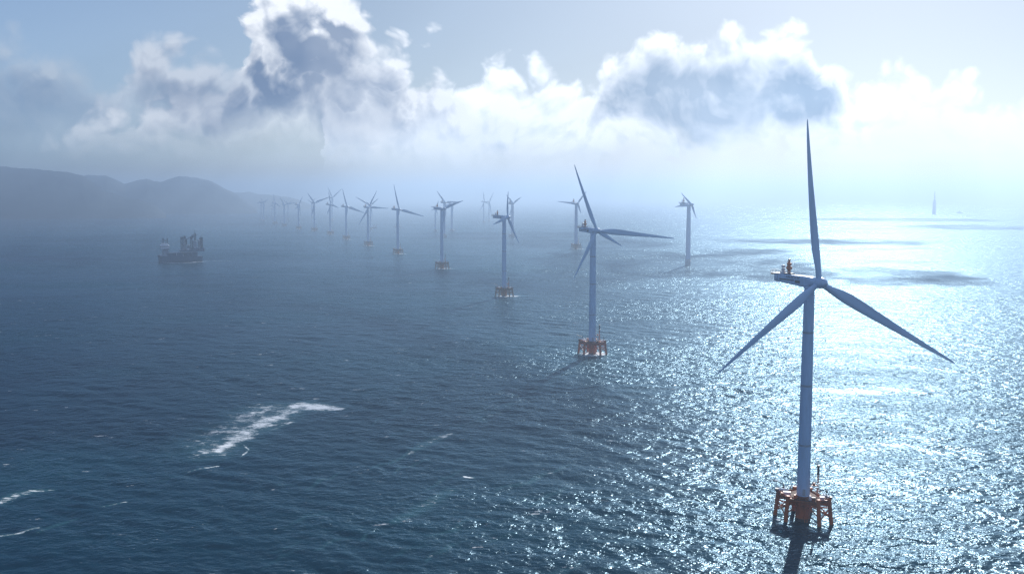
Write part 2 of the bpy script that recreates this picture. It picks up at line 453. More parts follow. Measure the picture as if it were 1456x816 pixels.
def build_water():
    rr = [40.0, 90.0, 140.0, 180.0]
    r = 200.0
    while r < 3500: rr.append(r); r *= 1.0032
    while r < 40000: rr.append(r); r *= 1.03
    rr = np.array(rr)
    fine = np.arange(-38, 38.01, 0.066)
    coarse = np.arange(40, 320.01, 3.0)
    ang = np.radians(np.concatenate([fine, coarse]))
    nr, na = len(rr), len(ang)
    R, A = np.meshgrid(rr, ang, indexing='ij')
    X, Y = R * np.sin(A), R * np.cos(A)
    Z = np.zeros_like(X)
    # swell and wind sea: a sum of travelling waves, each left out where the sheet is too coarse to carry it
    cell = np.maximum(R * 0.0032, R * np.radians(0.066))
    cell[R > 3500] = 1e9
    main = math.radians(248.0)
    # slow wandering fields: they bend the crests and gather the waves into short groups
    slow = []
    for i in range(10):
        f_ = np.zeros_like(X)
        for j in range(3):
            L_ = rng.uniform(45, 170); t_ = rng.uniform(0, 6.283)
            f_ += np.sin((X * math.cos(t_) + Y * math.sin(t_)) * 2 * math.pi / L_ + rng.uniform(0, 6.283))
        slow.append((f_ / 1.6).astype(np.float32))
    for i in range(120):
        lam = 2.4 * (32.0 / 2.4) ** rng.random()
        th = main + rng.normal(0, 0.48)
        k = 2 * math.pi / lam
        amp = 0.0034 * lam ** 1.02 * (0.5 + rng.random())
        amp *= 1.0 / (1.0 + (lam / 24.0) ** 2)
        w = smoothstep(3.2, 6.5, lam / cell)
        if lam < 6: w = w * (R < 1600)
        ph = k * (X * math.cos(th) + Y * math.sin(th)) + rng.random() * 6.283
        ph = ph + 1.5 * slow[rng.integers(10)] * min(1.0, 8.0 / lam + 0.3)
        w = w * np.clip(0.62 + 0.5 * slow[rng.integers(10)], 0.05, 1.5)
        s = np.sin(ph)
        Z += w * amp * (s + 0.22 * np.cos(2 * ph))
    Z[R < 60] = 0
    Z[:, len(fine):] = 0
    # foam
    foam = np.zeros_like(X)
    def dist_seg(p, q):
        px, py = X - p[0], Y - p[1]; vx, vy = q[0] - p[0], q[1] - p[1]
        t = np.clip((px * vx + py * vy) / (vx * vx + vy * vy + 1e-9), 0, 1)
        return np.hypot(px - vx * t, py - vy * t), t
    def stroke(pts, widths, strength):
        P = [on_water(*p) for p in pts]
        for (p, q, w0, w1) in zip(P[:-1], P[1:], widths[:-1], widths[1:]):
            d, t = dist_seg(p, q); w = w0 + (w1 - w0) * t
            w = w * 2.0; np.maximum(foam, strength * 0.84 * np.exp(-(d / w) ** 2 * 1.2), out=foam)
    # the broken crest left of centre
    stroke([(484, 581), (462, 580), (432, 577)], [2.5, 6, 9], 0.98)
    stroke([(432, 578), (415, 583), (395, 592), (372, 604), (350, 615), (330, 628), (312, 640)], [5, 8, 10, 9, 8, 6, 3], 0.82)
    stroke([(412, 576), (385, 578), (360, 588), (342, 600)], [5, 11, 14, 8], 0.72)
    stroke([(415, 600), (380, 612)], [2, 2.5], 0.72)
    stroke([(340, 603), (322, 612), (305, 632), (300, 645)], [10, 17, 17, 10], 0.68)
    stroke([(347, 632), (354, 639), (342, 650)], [0.5, 0.6, 0.4], 0.85)
    stroke([(310, 661), (285, 666), (268, 670)], [0.7, 0.8, 0.5], 0.85)
    stroke([(258, 676), (240, 681), (220, 686)], [0.5, 0.6, 0.4], 0.62)
    stroke([(75, 697), (50, 698), (25, 703), (0, 712), (-40, 722)], [1.0, 2.2, 3.2, 2.6, 2], 0.80)
    stroke([(110, 735), (85, 745), (55, 757)], [0.7, 1.2, 0.9], 0.62)
    stroke([(54, 751), (28, 757), (-20, 764)], [0.9, 1.1, 0.9], 0.80)
    stroke([(178, 714), (160, 717), (140, 722)], [0.8, 0.7, 0.3], 0.82)
    stroke([(640, 617), (618, 624), (600, 634), (580, 645)], [2, 3.5, 3, 1.5], 0.66)
    stroke([(735, 572), (700, 578), (672, 588), (690, 600)], [2.5, 4, 4, 1.5], 0.62)
    stroke([(640, 697), (600, 722), (560, 742)], [2.5, 3.5, 2], 0.62)
    stroke([(672, 679), (660, 677)], [0.8, 0.6], 1.0)
    stroke([(415, 689), (395, 690)], [0.5, 0.7], 0.68)
    stroke([(520, 760), (515, 768)], [0.8, 0.8], 0.6)
    for k_ in range(26):                                   # faint wind rows of old foam
        x_, y_ = rng.uniform(420, 900), rng.uniform(560, 800)
        if x_ - 420 < (760 - y_) * 0.6: continue
        q_ = [(x_, y_)]
        for j_ in range(4): q_.append((q_[-1][0] - rng.uniform(8, 22), q_[-1][1] + rng.uniform(1, 13)))
        stroke(q_, [0.4, 1.0, 1.4, 1.0, 0.4], rng.uniform(0.42, 0.62))
    # ship
    stroke([(228, 372.5), (250, 374), (275, 373), (293, 371.5)], [3, 6, 8, 5], 0.9)
    stroke([(293, 371.5), (320, 371)], [8, 16], 0.7)
    # foundations
    for (x, y, k, kind, tail) in JPOS:
        P = Vector((x, y, 0)); side = Vector((y, -x, 0)).normalized(); away = Vector((x, y, 0)).normalized()
        u = (X - x) * side.x + (Y - y) * side.y; v = ((X - x) * away.x + (Y - y) * away.y) / 3.0
        if kind == 'tail':
            us = np.where(u > 0, u / (tail * k), u / (15 * k))
            np.maximum(foam, 0.88 * np.exp(-(us ** 2) - (v / (6.0 * k)) ** 2), out=foam)
            np.maximum(foam, 1.0 * np.exp(-(u / (10 * k)) ** 4 - (v / (3.2 * k)) ** 2), out=foam)
        elif kind == 'thin':
            d = np.hypot(X - x, Y - y)
            np.maximum(foam, 0.55 * np.exp(-((d - 9 * k) / (3.5 * k)) ** 2), out=foam)
    n = nr * na
    co = np.empty((n + 1, 3), np.float32)
    co[:n, 0], co[:n, 1], co[:n, 2] = X.ravel(), Y.ravel(), Z.ravel()
    co[n] = (0, 0, 0)
    i, j = np.meshgrid(np.arange(nr - 1), np.arange(na), indexing='ij')
    j2 = (j + 1) % na
    quads = np.stack([i * na + j, (i + 1) * na + j, (i + 1) * na + j2, i * na + j2], -1).reshape(-1, 4)[:, ::-1]
    jj = np.arange(na)
    tris = np.stack([np.full(na, n), (jj + 1) % na, jj], -1)
    loops = np.concatenate([quads.ravel(), tris.ravel()]).astype(np.int32)
    tot = np.concatenate([np.full(len(quads), 4), np.full(na, 3)]).astype(np.int32)
    start = np.concatenate([[0], np.cumsum(tot)[:-1]]).astype(np.int32)
    me = bpy.data.meshes.new('water')
    me.vertices.add(n + 1); me.vertices.foreach_set('co', co.ravel())
    me.loops.add(len(loops)); me.loops.foreach_set('vertex_index', loops)
    me.polygons.add(len(tot)); me.polygons.foreach_set('loop_start', start)
    me.update(calc_edges=True)
    me.polygons.foreach_set('use_smooth', np.ones(len(tot), bool))
    for nm, arr in (('foam', foam),):
        at = me.attributes.new(nm, 'FLOAT', 'POINT')
        at.data.foreach_set('value', np.concatenate([arr.ravel(), [0]]).astype(np.float32))
    me.validate()
    return me

def water_material():
    m = bpy.data.materials.new('sea_water'); m.use_nodes = True
    b = NB(m.node_tree)
    o = b.n('ShaderNodeOutputMaterial')
    geo = b.n('ShaderNodeNewGeometry'); P = S(b, geo.outputs['Position']); N = S(b, geo.outputs['Normal'])
    fa = b.n('ShaderNodeAttribute', attribute_name='foam')
    foam = S(b, fa.outputs['Fac'])
    def rot(v, deg, sx, sy):
        nd = b.n('ShaderNodeMapping'); nd.vector_type = 'POINT'
        b.put(nd.inputs[0], v); nd.inputs['Rotation'].default_value = (0, 0, rad(deg)); nd.inputs['Scale'].default_value = (sx, sy, 1)
        return S(b, nd.outputs[0])
    # broad gusts and current bands
    gust = b.noise(rot(P, 18, 0.35, 1.0), 0.0055, 4.0, 0.55, dims='2D')
    group = b.noise(rot(P, 32, 0.45, 1.0), 0.035, 3.0, 0.5, dims='2D')
    def h(off):
        v = b.vec('ADD', P, off)
        a = b.noise(rot(v, 20, 0.7, 1.0), 0.55, 2.0, 0.55, dims='2D')
        c = b.noise(rot(v, -28, 0.75, 1.0), 0.26, 1.5, 0.55, dims='2D')
        d = b.noise(rot(v, 35, 0.8, 1.0), 0.095, 1.5, 0.55, dims='2D')
        return a * WAVE_A + c * WAVE_B + d * WAVE_C
    e = 0.07
    h0, hx, hy = h((0, 0, 0)), h((e, 0, 0)), h((0, e, 0))
    amp = (b.lin(gust, 0.32, 0.68, 0.55, 1.3) * b.lin(group, 0.32, 0.68, 0.62, 1.3))
    sx = (hx - h0) * (1.0 / e) * amp; sy = (hy - h0) * (1.0 / e) * amp
    nrm = b.vec('NORMALIZE', b.vec('ADD', N, b.com(sx * -1.0, sy * -1.0, 0.0)))
    # foam mask: strokes broken by stretched noise
    fn = b.noise(rot(P, 20, 0.3, 1.0), 0.8, 6.0, 0.75, dims='2D')
    fn2 = b.noise(rot(P, 12, 0.6, 1.0), 0.12, 3.0, 0.5, dims='2D')
    thr = 1.0 - foam
    fm = b.smooth(fn * 0.75 + fn2 * 0.35 - thr * 0.72, 0.25, 0.42) * b.smooth(foam, 0.08, 0.3)
    # scattered small white horses
    wh = b.noise(rot(P, 15, 0.4, 1.0), 0.16, 5.0, 0.7, dims='2D')
    caps = b.smooth(wh * 0.8 + group * 0.2 + fn * 0.12, 0.722, 0.785) * 0.7
    fm = fm.max(caps)
    deep = b.mix(b.smooth(gust, 0.35, 0.65), WATER_1, WATER_2)
    deep = b.mix(b.smooth(foam, 0.15, 0.9) * 0.6, deep, (0.04, 0.13, 0.15))      # air bubbles under the foam
    df = b.n('ShaderNodeBsdfDiffuse'); gl = b.n('ShaderNodeBsdfGlossy'); fr = b.n('ShaderNodeFresnel'); mx = b.n('ShaderNodeMixShader')
    b.put(df.inputs['Color'], b.mix(fm, deep, (0.78, 0.82, 0.84)))
    gl.inputs['Color'].default_value = GLOSS_TINT + (1,)
    gl.inputs['Roughness'].default_value = WATER_ROUGH
    fr.inputs['IOR'].default_value = 1.333
    b.put(gl.inputs['Normal'], nrm); b.put(fr.inputs['Normal'], nrm)
    b.put(mx.inputs[0], S(b, fr.outputs[0]) * (1.0 - fm) * GLOSS_K)
    b.t.links.new(df.outputs[0], mx.inputs[1]); b.t.links.new(gl.outputs[0], mx.inputs[2])
    b.t.links.new(mx.outputs[0], o.inputs[0])
    return m
GLOSS_TINT, GLOSS_K = (0.56, 0.81, 1.0), 0.44
WAVE_A, WAVE_B, WAVE_C = 0.60, 0.78, 1.6
WATER_1, WATER_2 = (0.0005, 0.021, 0.040), (0.0008, 0.030, 0.050)
WATER_ROUGH = 0.23

solved = []
for tb in TURB:
    P, a, hz = solve(*tb[:3]); k = hz / 86.0
    solved.append((P, a, hz, k))
    kind = tb[5]
    if kind in ('jacket_brown', 'jacket_pale'): JPOS.append((P.x, P.y, k, 'tail', 26 if tb[0][1] > 340 else 10))
    elif tb[0][1] < 600 and kind == 'jacket_orange': JPOS.append((P.x, P.y, k, 'tail', 18))
    elif kind == 'jacket_orange': JPOS.append((P.x, P.y, k, 'thin', 0))
water = link('water', build_water()); water.data.materials.append(water_material()); water['kind'] = 'structure'

# ------------------------------------------------------------------ hills
def hills(name, ridge, shore, depth, seed, color, extra=0.0):
    """ridge: (px, py) skyline points; shore/depth: distance of the foot and of the crest behind it"""
    xs = np.array([p[0] for p in ridge], float); ys = np.array([p[1] for p in ridge], float)
    nu, nv = 260, 44
    shore *= Q; depth *= Q; extra *= Q
    us = np.linspace(xs[0], xs[-1], nu); yy = np.interp(us, xs, ys)
    V, F = [], []
    for i in range(nu):
        for j in range(nv):
            t = j / (nv - 1)                                 # 0 front foot, .5 crest, 1 back foot
            dist = shore + extra * (us[i] - xs[0]) / (xs[-1] - xs[0]) + depth * 2 * t
            crest_d = shore + extra * (us[i] - xs[0]) / (xs[-1] - xs[0]) + depth
            d = ray(us[i], yy[i]); H = max(-4.0, CAM_H + d.z / d.y * crest_d)
            x = d.x / d.y * dist; y = dist
            prof = math.sin(math.pi * t) ** 0.85
            q = Vector((x * 0.0016, y * 0.0016, seed))
            nz = mnoise.fractal(q, 0.9, 2.1, 6) + 0.5 * abs(mnoise.noise(q * 3.1))
            z = H * prof + (nz * 62.0) * math.sin(math.pi * t) * min(1, max(0, H) / 120.0) * (0.35 + 0.65 * abs(1 - 2 * t))
            nz2 = mnoise.noise(Vector((x * 0.02, y * 0.02, seed))) * 5.0 * min(1, max(0, H) / 80)
            if t in (0, 1): z, nz2 = -3.0, 0
            V.append((x, y, z + nz2))
    for i in range(nu - 1):
        for j in range(nv - 1):
            a = i * nv + j; F.append((a, a + nv, a + nv + 1, a + 1))
    m = MB().add(V, F, True)
    o = m.build(name, principled(name + '_cover', color, 0.9, scale=0.012, color2=tuple(c * 0.55 for c in color), spec=0.1))
    o['kind'] = 'structure'
    return o
hills('hills', [(-420, 262), (-260, 244), (-120, 236), (-40, 239), (0, 241), (28, 243.5), (63, 246), (90, 248), (118, 252), (134, 262), (150, 272), (175, 279), (203, 285), (222, 293), (236, 305)],
      3350, 620, 3.0, (0.016, 0.028, 0.028), extra=500)
hills('hills', [(60, 262), (100, 256), (124, 252), (151, 250.5), (164, 255), (177, 261), (195, 257), (209, 255.5), (220, 259), (229, 260.5), (242, 256), (257, 253.8), (272, 256), (287, 257), (303, 261), (321, 271), (338, 279), (352, 288), (365, 297)],
      4500, 800, 9.0, (0.016, 0.028, 0.028), extra=300)
hills('hills', [(300, 285), (330, 277), (354, 273.5), (370, 276), (392, 278.5), (420, 283), (450, 294)], 6200, 700, 15.0, (0.016, 0.028, 0.028))

# ------------------------------------------------------------------ air
hz_bm = MB().box((0, 14000, 148), (60000, 60000, 300))
hz_me = hz_bm.mesh('haze', bpy.data.materials.new('haze_air'))
haze = link('haze', hz_me); haze['kind'] = 'stuff'
hm = hz_me.materials[0]; hm.use_nodes = True
b = NB(hm.node_tree); ho = b.n('ShaderNodeOutputMaterial'); pv = b.n('ShaderNodeVolumePrincipled')
HAZE_DENSITY, HAZE_G, HAZE_COLOR = 0.00025, 0.56, (0.455, 0.62, 0.85)
pv.inputs['Color'].default_value = HAZE_COLOR + (1,)
pv.inputs['Density'].default_value = HAZE_DENSITY
pv.inputs['Anisotropy'].default_value = HAZE_G
b.t.links.new(pv.outputs[0], ho.inputs['Volume'])

# ------------------------------------------------------------------ out-of-view clouds shading patches of the glitter; thin sheets added to dim the left
def cloud_mesh(thin):
    m = MB()
    for item in [(965, 372, 190, 17, 1), (1250, 391, 125, 9, 2), (1345, 399, 65, 6, 3), (1130, 343, 90, 3.6, 4), (1225, 344, 95, 4, 5), (1060, 357, 60, 3.5, 6),
                                 (1110, 396, 60, 5, 7), (840, 346, 130, 7, 8), (1260, 312, 150, 2.0, 9), (1395, 323, 90, 3, 10), (720, 335, 120, 5, 11), 'sheet', 'far_sheet']:
        if isinstance(item, str) != thin: continue
        if item == 'sheet': P, h, sd = Vector((-1000, 1550, 0)), 1500.0, 21  # unseen sheets, added to block sun over the left water, haze and hills
        elif thin: P, h, sd = Vector((-2350, 4800, 0)), 3100.0, 27
        else:
            px, py, hw, hh, sd = item
            P = on_water(px, py); h = 0.50 * math.hypot(P.x, P.y) + 260.0
        C = P + SUN_DIR * (h / SUN_DIR.z)
        view = Vector((P.x, P.y, 0)).normalized(); rt = Vector((view.y, -view.x, 0))
        rx, ry = (920, 1450) if item == 'sheet' else (1500, 1900) if thin else ((on_water(px + hw, py) - P).length * 1.2, (on_water(px, py - hh * 0.9) - P).length * 1.25)
        rz = min(0.22 * rx, 0.35 * ry)
        nu, nv = 72, 36; rings = []
        for j in range(nv + 1):
            th = math.pi * (0.01 + 0.98 * j / nv); ring = []
            for i in range(nu):
                ph = 2 * math.pi * i / nu
                d = Vector((math.sin(th) * math.cos(ph), math.sin(th) * math.sin(ph), math.cos(th)))
                q = Vector((d.x * 2.2, d.y * 1.6, d.z * 1.2 + sd * 7.3))
                k = 0.72 + 0.55 * mnoise.fractal(q, 0.8, 2.1, 6)
                z = d.z if d.z > 0 else d.z * 0.45
                ring.append(C + rt * (d.x * rx * k) + view * (d.y * ry * k) + Vector((0, 0, z * rz * k)))
            rings.append(ring[::-1])
        m.loft(rings)
    return m
def vapour(name, scale, lo, hi, most):
    cm = bpy.data.materials.new(name); cm.use_nodes = True
    b = NB(cm.node_tree); o_ = b.n('ShaderNodeOutputMaterial'); d_ = b.n('ShaderNodeBsdfDiffuse'); t_ = b.n('ShaderNodeBsdfTranslucent'); x_ = b.n('ShaderNodeMixShader')
    h_ = b.n('ShaderNodeBsdfTransparent'); y_ = b.n('ShaderNodeMixShader'); tcn = b.n('ShaderNodeTexCoord')
    d_.inputs['Color'].default_value = (0.9, 0.9, 0.9, 1); t_.inputs['Color'].default_value = (0.8, 0.82, 0.85, 1); x_.inputs[0].default_value = 0.45
    f = b.noise(S(b, tcn.outputs['Object']), scale, 6.0, 0.6)
    b.put(y_.inputs[0], b.lin(f, lo, hi, 0.0, most))
    b.t.links.new(d_.outputs[0], x_.inputs[1]); b.t.links.new(t_.outputs[0], x_.inputs[2])
    b.t.links.new(h_.outputs[0], y_.inputs[1]); b.t.links.new(x_.outputs[0], y_.inputs[2]); b.t.links.new(y_.outputs[0], o_.inputs[0])
    return cm
for thin, mat_ in ((False, vapour('cloud_vapour', 0.006, 0.32, 0.74, 0.60)), (True, vapour('shade_sheet_vapour', 0.0025, 0.35, 0.65, 0.32))):
    shade_clouds = cloud_mesh(thin).build('shade_clouds', mat_); shade_clouds['kind'] = 'stuff'

# ------------------------------------------------------------------ turbine meshes, shared by all copies
HUB_Z = 86.0
def blade_mesh():
    L = 59.0; m = MB(); rings = []
    st = [(0.8, 1.05, 1.05, 1.0), (2.6, 1.05, 1.05, 1.0), (5.0, 1.25, 0.95, 0.6), (8.5, 1.75, 0.75, 0.25), (12.5, 2.05, 0.56, 0.0), (18, 1.95, 0.46, 0), (26, 1.62, 0.36, 0), (35, 1.25, 0.27, 0),
          (44, 0.92, 0.19, 0), (51, 0.66, 0.13, 0), (55.5, 0.46, 0.09, 0), (58, 0.27, 0.05, 0), (59, 0.08, 0.02, 0)]
    for z, c, t, rnd in st:
        tw = rad(13) * (1 - z / L) ** 1.6
        sweep = -0.12 * c if rnd < 0.9 else 0
        bend = 1.9 * (z / L) ** 2.4
        ring = []
        for k in range(18):
            a = 2 * math.pi * k / 18
            x = c * math.cos(a); y = t * math.sin(a) * (1 if rnd > 0.9 else (0.62 + 0.38 * math.cos(a) if True else 1) * (1 - rnd) + rnd)
            x += (1 - rnd) * (-0.28 * c)                          # chord hangs behind the pitch axis
            xr, yr = x * math.cos(tw) - y * math.sin(tw), x * math.sin(tw) + y * math.cos(tw)
            ring.append(Vector((xr - sweep, yr - bend, z)))
        rings.append(ring)
    return m.loft(rings).mesh('blade', MAT['paint'])

def hub_mesh():
    m = MB()
    m.lathe([(0.9, -3.0), (1.7, -2.9), (1.95, -2.2), (2.05, -0.8), (2.0, 0.8), (1.75, 2.0), (1.2, 3.0), (0.5, 3.55), (0.05, 3.7)], 28, 'X')
    return m.mesh('hub', MAT['paint'])

def tower_mesh():
    m = MB(); prof = []
    for i in range(13):
        t = i / 12; prof.append((2.3 - 0.52 * t ** 1.2, 9.0 + t * (HUB_Z - 2.1 - 9.0)))
    m.lathe(prof, 40)
    for z in (9.15, 30, 54):                              # bolted flanges
        r = 2.3 - 0.52 * ((z - 9) / 75) ** 1.2 + 0.05
        m.lathe([(r, z - 0.14), (r, z + 0.14)], 40)
    return m.mesh('tower', MAT['paint'])

def nacelle_meshes():
    n = {}
    m = MB()
    # body along -X (tail) with tapered belly and sloping roof; front collar on +X
    def sec(x, w, zb, zt, bev):
        b_ = bev
        return [Vector((x, y, z)) for y, z in ((w - b_, zb), (w, zb + b_), (w, zt - b_), (w - b_, zt), (-w + b_, zt), (-w, zt - b_), (-w, zb + b_), (-w + b_, zb))]
    m.loft([sec(-17.6, 1.55, -0.95, 1.55, 0.25), sec(-17.2, 1.75, -1.15, 1.7, 0.3), sec(-9, 1.85, -1.55, 1.72, 0.35), sec(-2.6, 1.95, -1.95, 1.78, 0.45), sec(0.6, 1.9, -1.9, 1.75, 0.6), sec(2.3, 1.6, -1.55, 1.5, 0.9)], True, False)
    m.lathe([(2.05, -2.25), (2.05, -1.5)], 32)            # yaw collar
    n['nacelle'] = m.mesh('nacelle', MAT['paint'])
    for s, key in ((-1, 'vent_a'), (1, 'vent_b')):         # long louvre slots each side, dark
        n[key] = MB().box((-10.2, s * 1.86, -0.05), (8.2, 0.09, 0.42), 0.03).mesh('vent', MAT['dark'])
        n['hatch' + key[-2:]] = MB().box((-4.2, s * 1.965, -0.35), (2.6, 0.09, 1.0), 0.03).mesh('hatch', MAT['dark'])
        n['panel_seam' + key[-2:]] = MB().box((-15.4, s * 1.80, 0.2), (0.10, 0.08, 1.9)).mesh('panel_seam', MAT['dark'])
    random.seed(3)
    m = None                                              # row of block letters (blurred past reading in the photo)
    for s, key in ((-1, 'lettering_a'), (1, 'lettering_b')):
        m = MB(); x = -10.4
        for k in range(9):
            for dx_, dz_, w, h_ in ((0, 0, 0.14, 0.8), (0.3, 0.32, 0.46, 0.14), (0.3, -0.05, 0.36, 0.12), (0.5, -0.1, 0.13, 0.6))[: 3 + (k % 2)]:
                m.box((x + dx_, s * (1.845 + 0.012 * (x + 10)), 1.0 + dz_), (w, 0.06, h_))
            x += 0.86
        n[key] = m.mesh('lettering', MAT['letter'])
    m = MB()                                              # hoist deck at the tail with rails
    m.box((-17.2, 0, 1.80), (4.8, 4.0, 0.14))
    pts = [(-19.5, -1.9), (-19.5, 1.9), (-14.9, 1.9), (-14.9, -1.9), (-19.5, -1.9)]
    for h_ in (0.55, 1.1):
        m.path([(px_, py_, 1.85 + h_) for px_, py_ in pts], 0.045, 6)
    for a_, b_ in zip(pts[:-1], pts[1:]):
        for t in (0, 0.33, 0.67):
            x_, y_ = a_[0] + (b_[0] - a_[0]) * t, a_[1] + (b_[1] - a_[1]) * t
            m.tube((x_, y_, 1.85), (x_, y_, 2.97), 0.045, n=6)
    n['hoist_deck'] = m.mesh('hoist_deck', MAT['grating'])
    m = MB()
    m.box((-18.9, 0, 1.45), (1.1, 3.6, 0.5), 0.1)
    n['tail_bumper'] = m.mesh('tail_bumper', MAT['orange_bright'])
    m = MB()                                              # white cooler head on a stem
    m.box((-14.0, -0.4, 2.2), (1.5, 1.8, 0.8), 0.12); m.box((-14.0, -0.4, 3.2), (0.8, 1.0, 1.3), 0.1)
    m.lathe([(0.45, 4.4), (0.75, 4.6), (0.75, 5.1), (0.45, 5.35), (0.1, 5.4)], 16, at=(-14.0, -0.4, -0.4))
    n['cooler'] = m.mesh('cooler', MAT['white'])
    m = MB()                                              # orange winch column
    for k, (r, z) in enumerate([(0.55, 2.2), (0.62, 3.0), (0.42, 3.2), (0.95, 3.6), (1.0, 4.5), (0.5, 4.7), (0.5, 5.0), (0.85, 5.2), (0.85, 5.7), (0.4, 5.9), (0.35, 6.6)]):
        pass
    m.lathe([(0.55, 2.1), (0.62, 2.9), (0.42, 3.15), (0.95, 3.5), (1.0, 4.5), (0.5, 4.7), (0.5, 5.0), (0.85, 5.2), (0.85, 5.8), (0.4, 6.0), (0.32, 6.7)], 14, at=(-11.2, 0, 0))
    m.box((-11.2, 0, 4.0), (0.5, 2.6, 0.5), 0.1)
    n['winch'] = m.mesh('winch', MAT['orange'])
    m = MB()
    m.lathe([(0.42, 6.7), (0.5, 6.8), (0.5, 7.2), (0.2, 7.3)], 12, at=(-11.2, 0, 0))
    m.tube((-12.4, 0.3, 1.8), (-12.4, 0.3, 6.6), 0.12, n=8); m.box((-12.4, 0.3, 4.4), (0.3, 0.5, 1.9), 0.05)
    m.box((-11.0, 0, 1.95), (3.6, 2.4, 0.45), 0.15)
    n['winch_frame'] = m.mesh('winch_frame', MAT['dark'])
    m = MB()
    m.path([(-10, -1.5, 2.75), (-0.5, -1.5, 2.75)], 0.05, 6); m.path([(-10, 1.5, 2.75), (-0.5, 1.5, 2.75)], 0.05, 6)
    for x_ in np.linspace(-10, -0.5, 7):
        for s in (-1, 1): m.tube((x_, s * 1.5, 1.7), (x_, s * 1.5, 2.75), 0.045, n=6)
    m.tube((-8.6, 0, 1.7), (-8.4, 0, 6.4), 0.05, n=6); m.tube((-8.7, -0.5, 6.3), (-8.2, 0.5, 6.3), 0.05, n=6)
    n['roof_rail'] = m.mesh('roof_rail', MAT['white'])
    return n

LEGS = [(-9.4, 1.5), (-5.6, -5.0), (5.6, -6.5), (9.6, -3.0), (2.6, 8.5), (-3.2, 8.3)]          # y<0 is towards the viewer
def foundation_meshes(orange, top=None):
    n = {}
    O = MAT[orange]
    m = MB(); m.lathe([(2.55, -4.0), (2.55, 5.6), (2.9, 5.9), (2.9, 8.95)], 36)
    n['column'] = m.mesh('column', O)
    m = MB(); m.lathe([(2.62, -4.0), (2.62, 0.9)], 36); n['column_weed'] = m.mesh('weed_band', MAT['splash'])
    piles, weeds, arms = [], [], []
    for (x, y) in LEGS:
        top = Vector((x * 0.92, y * 0.92, 9.2)); bot = Vector((x * 1.07, y * 1.07, -4.0))
        mm = MB().tube(bot, top, 0.72, 0.72, 18)
        mm.lathe([(0.95, 9.0), (0.95, 9.5), (0.6, 9.7)], 18, at=(top.x, top.y, 0))
        piles.append(mm.mesh('pile', O))
        d = (top - bot).normalized(); q = bot + d * (4.0 + 0.35) / d.z
        weeds.append(MB().tube(bot, q, 0.77, 0.77, 18).mesh('weed_band', MAT['splash']))
        a = math.atan2(y, x); r = math.hypot(top.x, top.y)
        mm = MB().box(((r + 2.6) / 2 * math.cos(a), (r + 2.6) / 2 * math.sin(a), 7.6), (r - 2.6, 0.9, 2.1), 0.08, rz=a)
        arms.append(mm.mesh('arm', O))
    n['piles'], n['weeds'], n['arms'] = piles, weeds, arms
    br = []
    order = [0, 1, 2, 3, 4, 5]
    for i, j in zip(order, order[1:] + order[:1]):
        (x0, y0), (x1, y1) = LEGS[i], LEGS[j]
        mm = MB()
        mm.tube((x0 * .93, y0 * .93, 8.2), (x1 * .93, y1 * .93, 8.3), 0.32, n=10)
        if (i, j) in ((0, 1), (2, 3), (3, 4), (5, 0)):
            mm.tube((x0 * .95, y0 * .95, 6.0), (x1 * 1.03, y1 * 1.03, 2.2), 0.26, n=8)
            mm.tube((x0 * 1.03, y0 * 1.03, 2.2), (x1 * .95, y1 * .95, 6.0), 0.26, n=8)
        br.append(mm.mesh('brace', O))
    for (x, y) in LEGS[:4]:                                    # struts from column to the pile
        a = math.atan2(y, x)
        br.append(MB().tube((2.5 * math.cos(a), 2.5 * math.sin(a), 5.4), (x * 1.02, y * 1.02, 3.2), 0.24, n=8).mesh('brace', O))
    n['braces'] = br
    hull = [(LEGS[i][0] * 0.96, LEGS[i][1] * 0.96) for i in order]
    m = MB(); m.prism([(p[0] * 0.70, p[1] * 0.70) for p in hull], 8.75, 8.95)
    for i, j in zip(order, order[1:] + order[:1]):             # walkway planks between the pile heads
        p_, q_ = Vector((*hull[i], 0)), Vector((*hull[j], 0)); c_ = (p_ + q_) / 2; d_ = q_ - p_
        m.box((c_.x, c_.y, 8.72), (d_.length - 2.2, 0.9, 0.12), rz=math.atan2(d_.y, d_.x))
    n['deck'] = m.mesh('deck', MAT['deck'])
    m = MB()
    pts = [Vector((x * 1.06, y * 1.06, 0)) for x, y in hull]; pts.append(pts[0])
    for h_ in (9.5, 10.05):
        m.path([p + Vector((0, 0, h_)) for p in pts], 0.05, 6)
    for a_, b_ in zip(pts[:-1], pts[1:]):
        for t in np.arange(0, 1, 0.2):
            p = a_.lerp(b_, t); m.tube(p + Vector((0, 0, 8.9)), p + Vector((0, 0, 10.1)), 0.05, n=6)
    n['railing'] = m.mesh('railing', MAT['orange_bright'] if orange == 'orange' else O)
    m = MB()                                                   # lattice mast with a lantern
    bx, by = 4.9, -1.2
    for sx_, sy_ in ((-.4, -.4), (.4, -.4), (0, .5)):
        m.tube((bx + sx_ * 1.2, by + sy_ * 1.2, 8.9), (bx + sx_ * .55, by + sy_ * .55, 17.2), 0.085, n=6)
    for i in range(8):
        z0 = 9 + i; s = 1.2 - 0.65 * i / 8; q = [(-.4, -.4), (.4, -.4), (0, .5)]
        for a_ in range(3):
            p_, q_ = q[a_], q[(a_ + 1) % 3]
            m.tube((bx + p_[0] * s, by + p_[1] * s, z0), (bx + q_[0] * s, by + q_[1] * s, z0 + 1), 0.05, n=5)
    m.box((bx - 1.3, by, 13.2), (1.6, 0.7, 0.25)); m.box((bx - 1.3, by, 13.8), (0.9, 0.5, 0.8), 0.05)
    n['mast'] = m.mesh('mast', MAT['orange_bright'])
    m = MB(); m.lathe([(0.5, 17.2), (0.62, 17.3), (0.62, 17.5), (0.42, 17.6), (0.42, 20.2), (0.6, 20.3), (0.6, 20.7), (0.2, 20.8)], 12, at=(bx, by, 0))
    n['lantern'] = m.mesh('lantern', MAT['dark'])
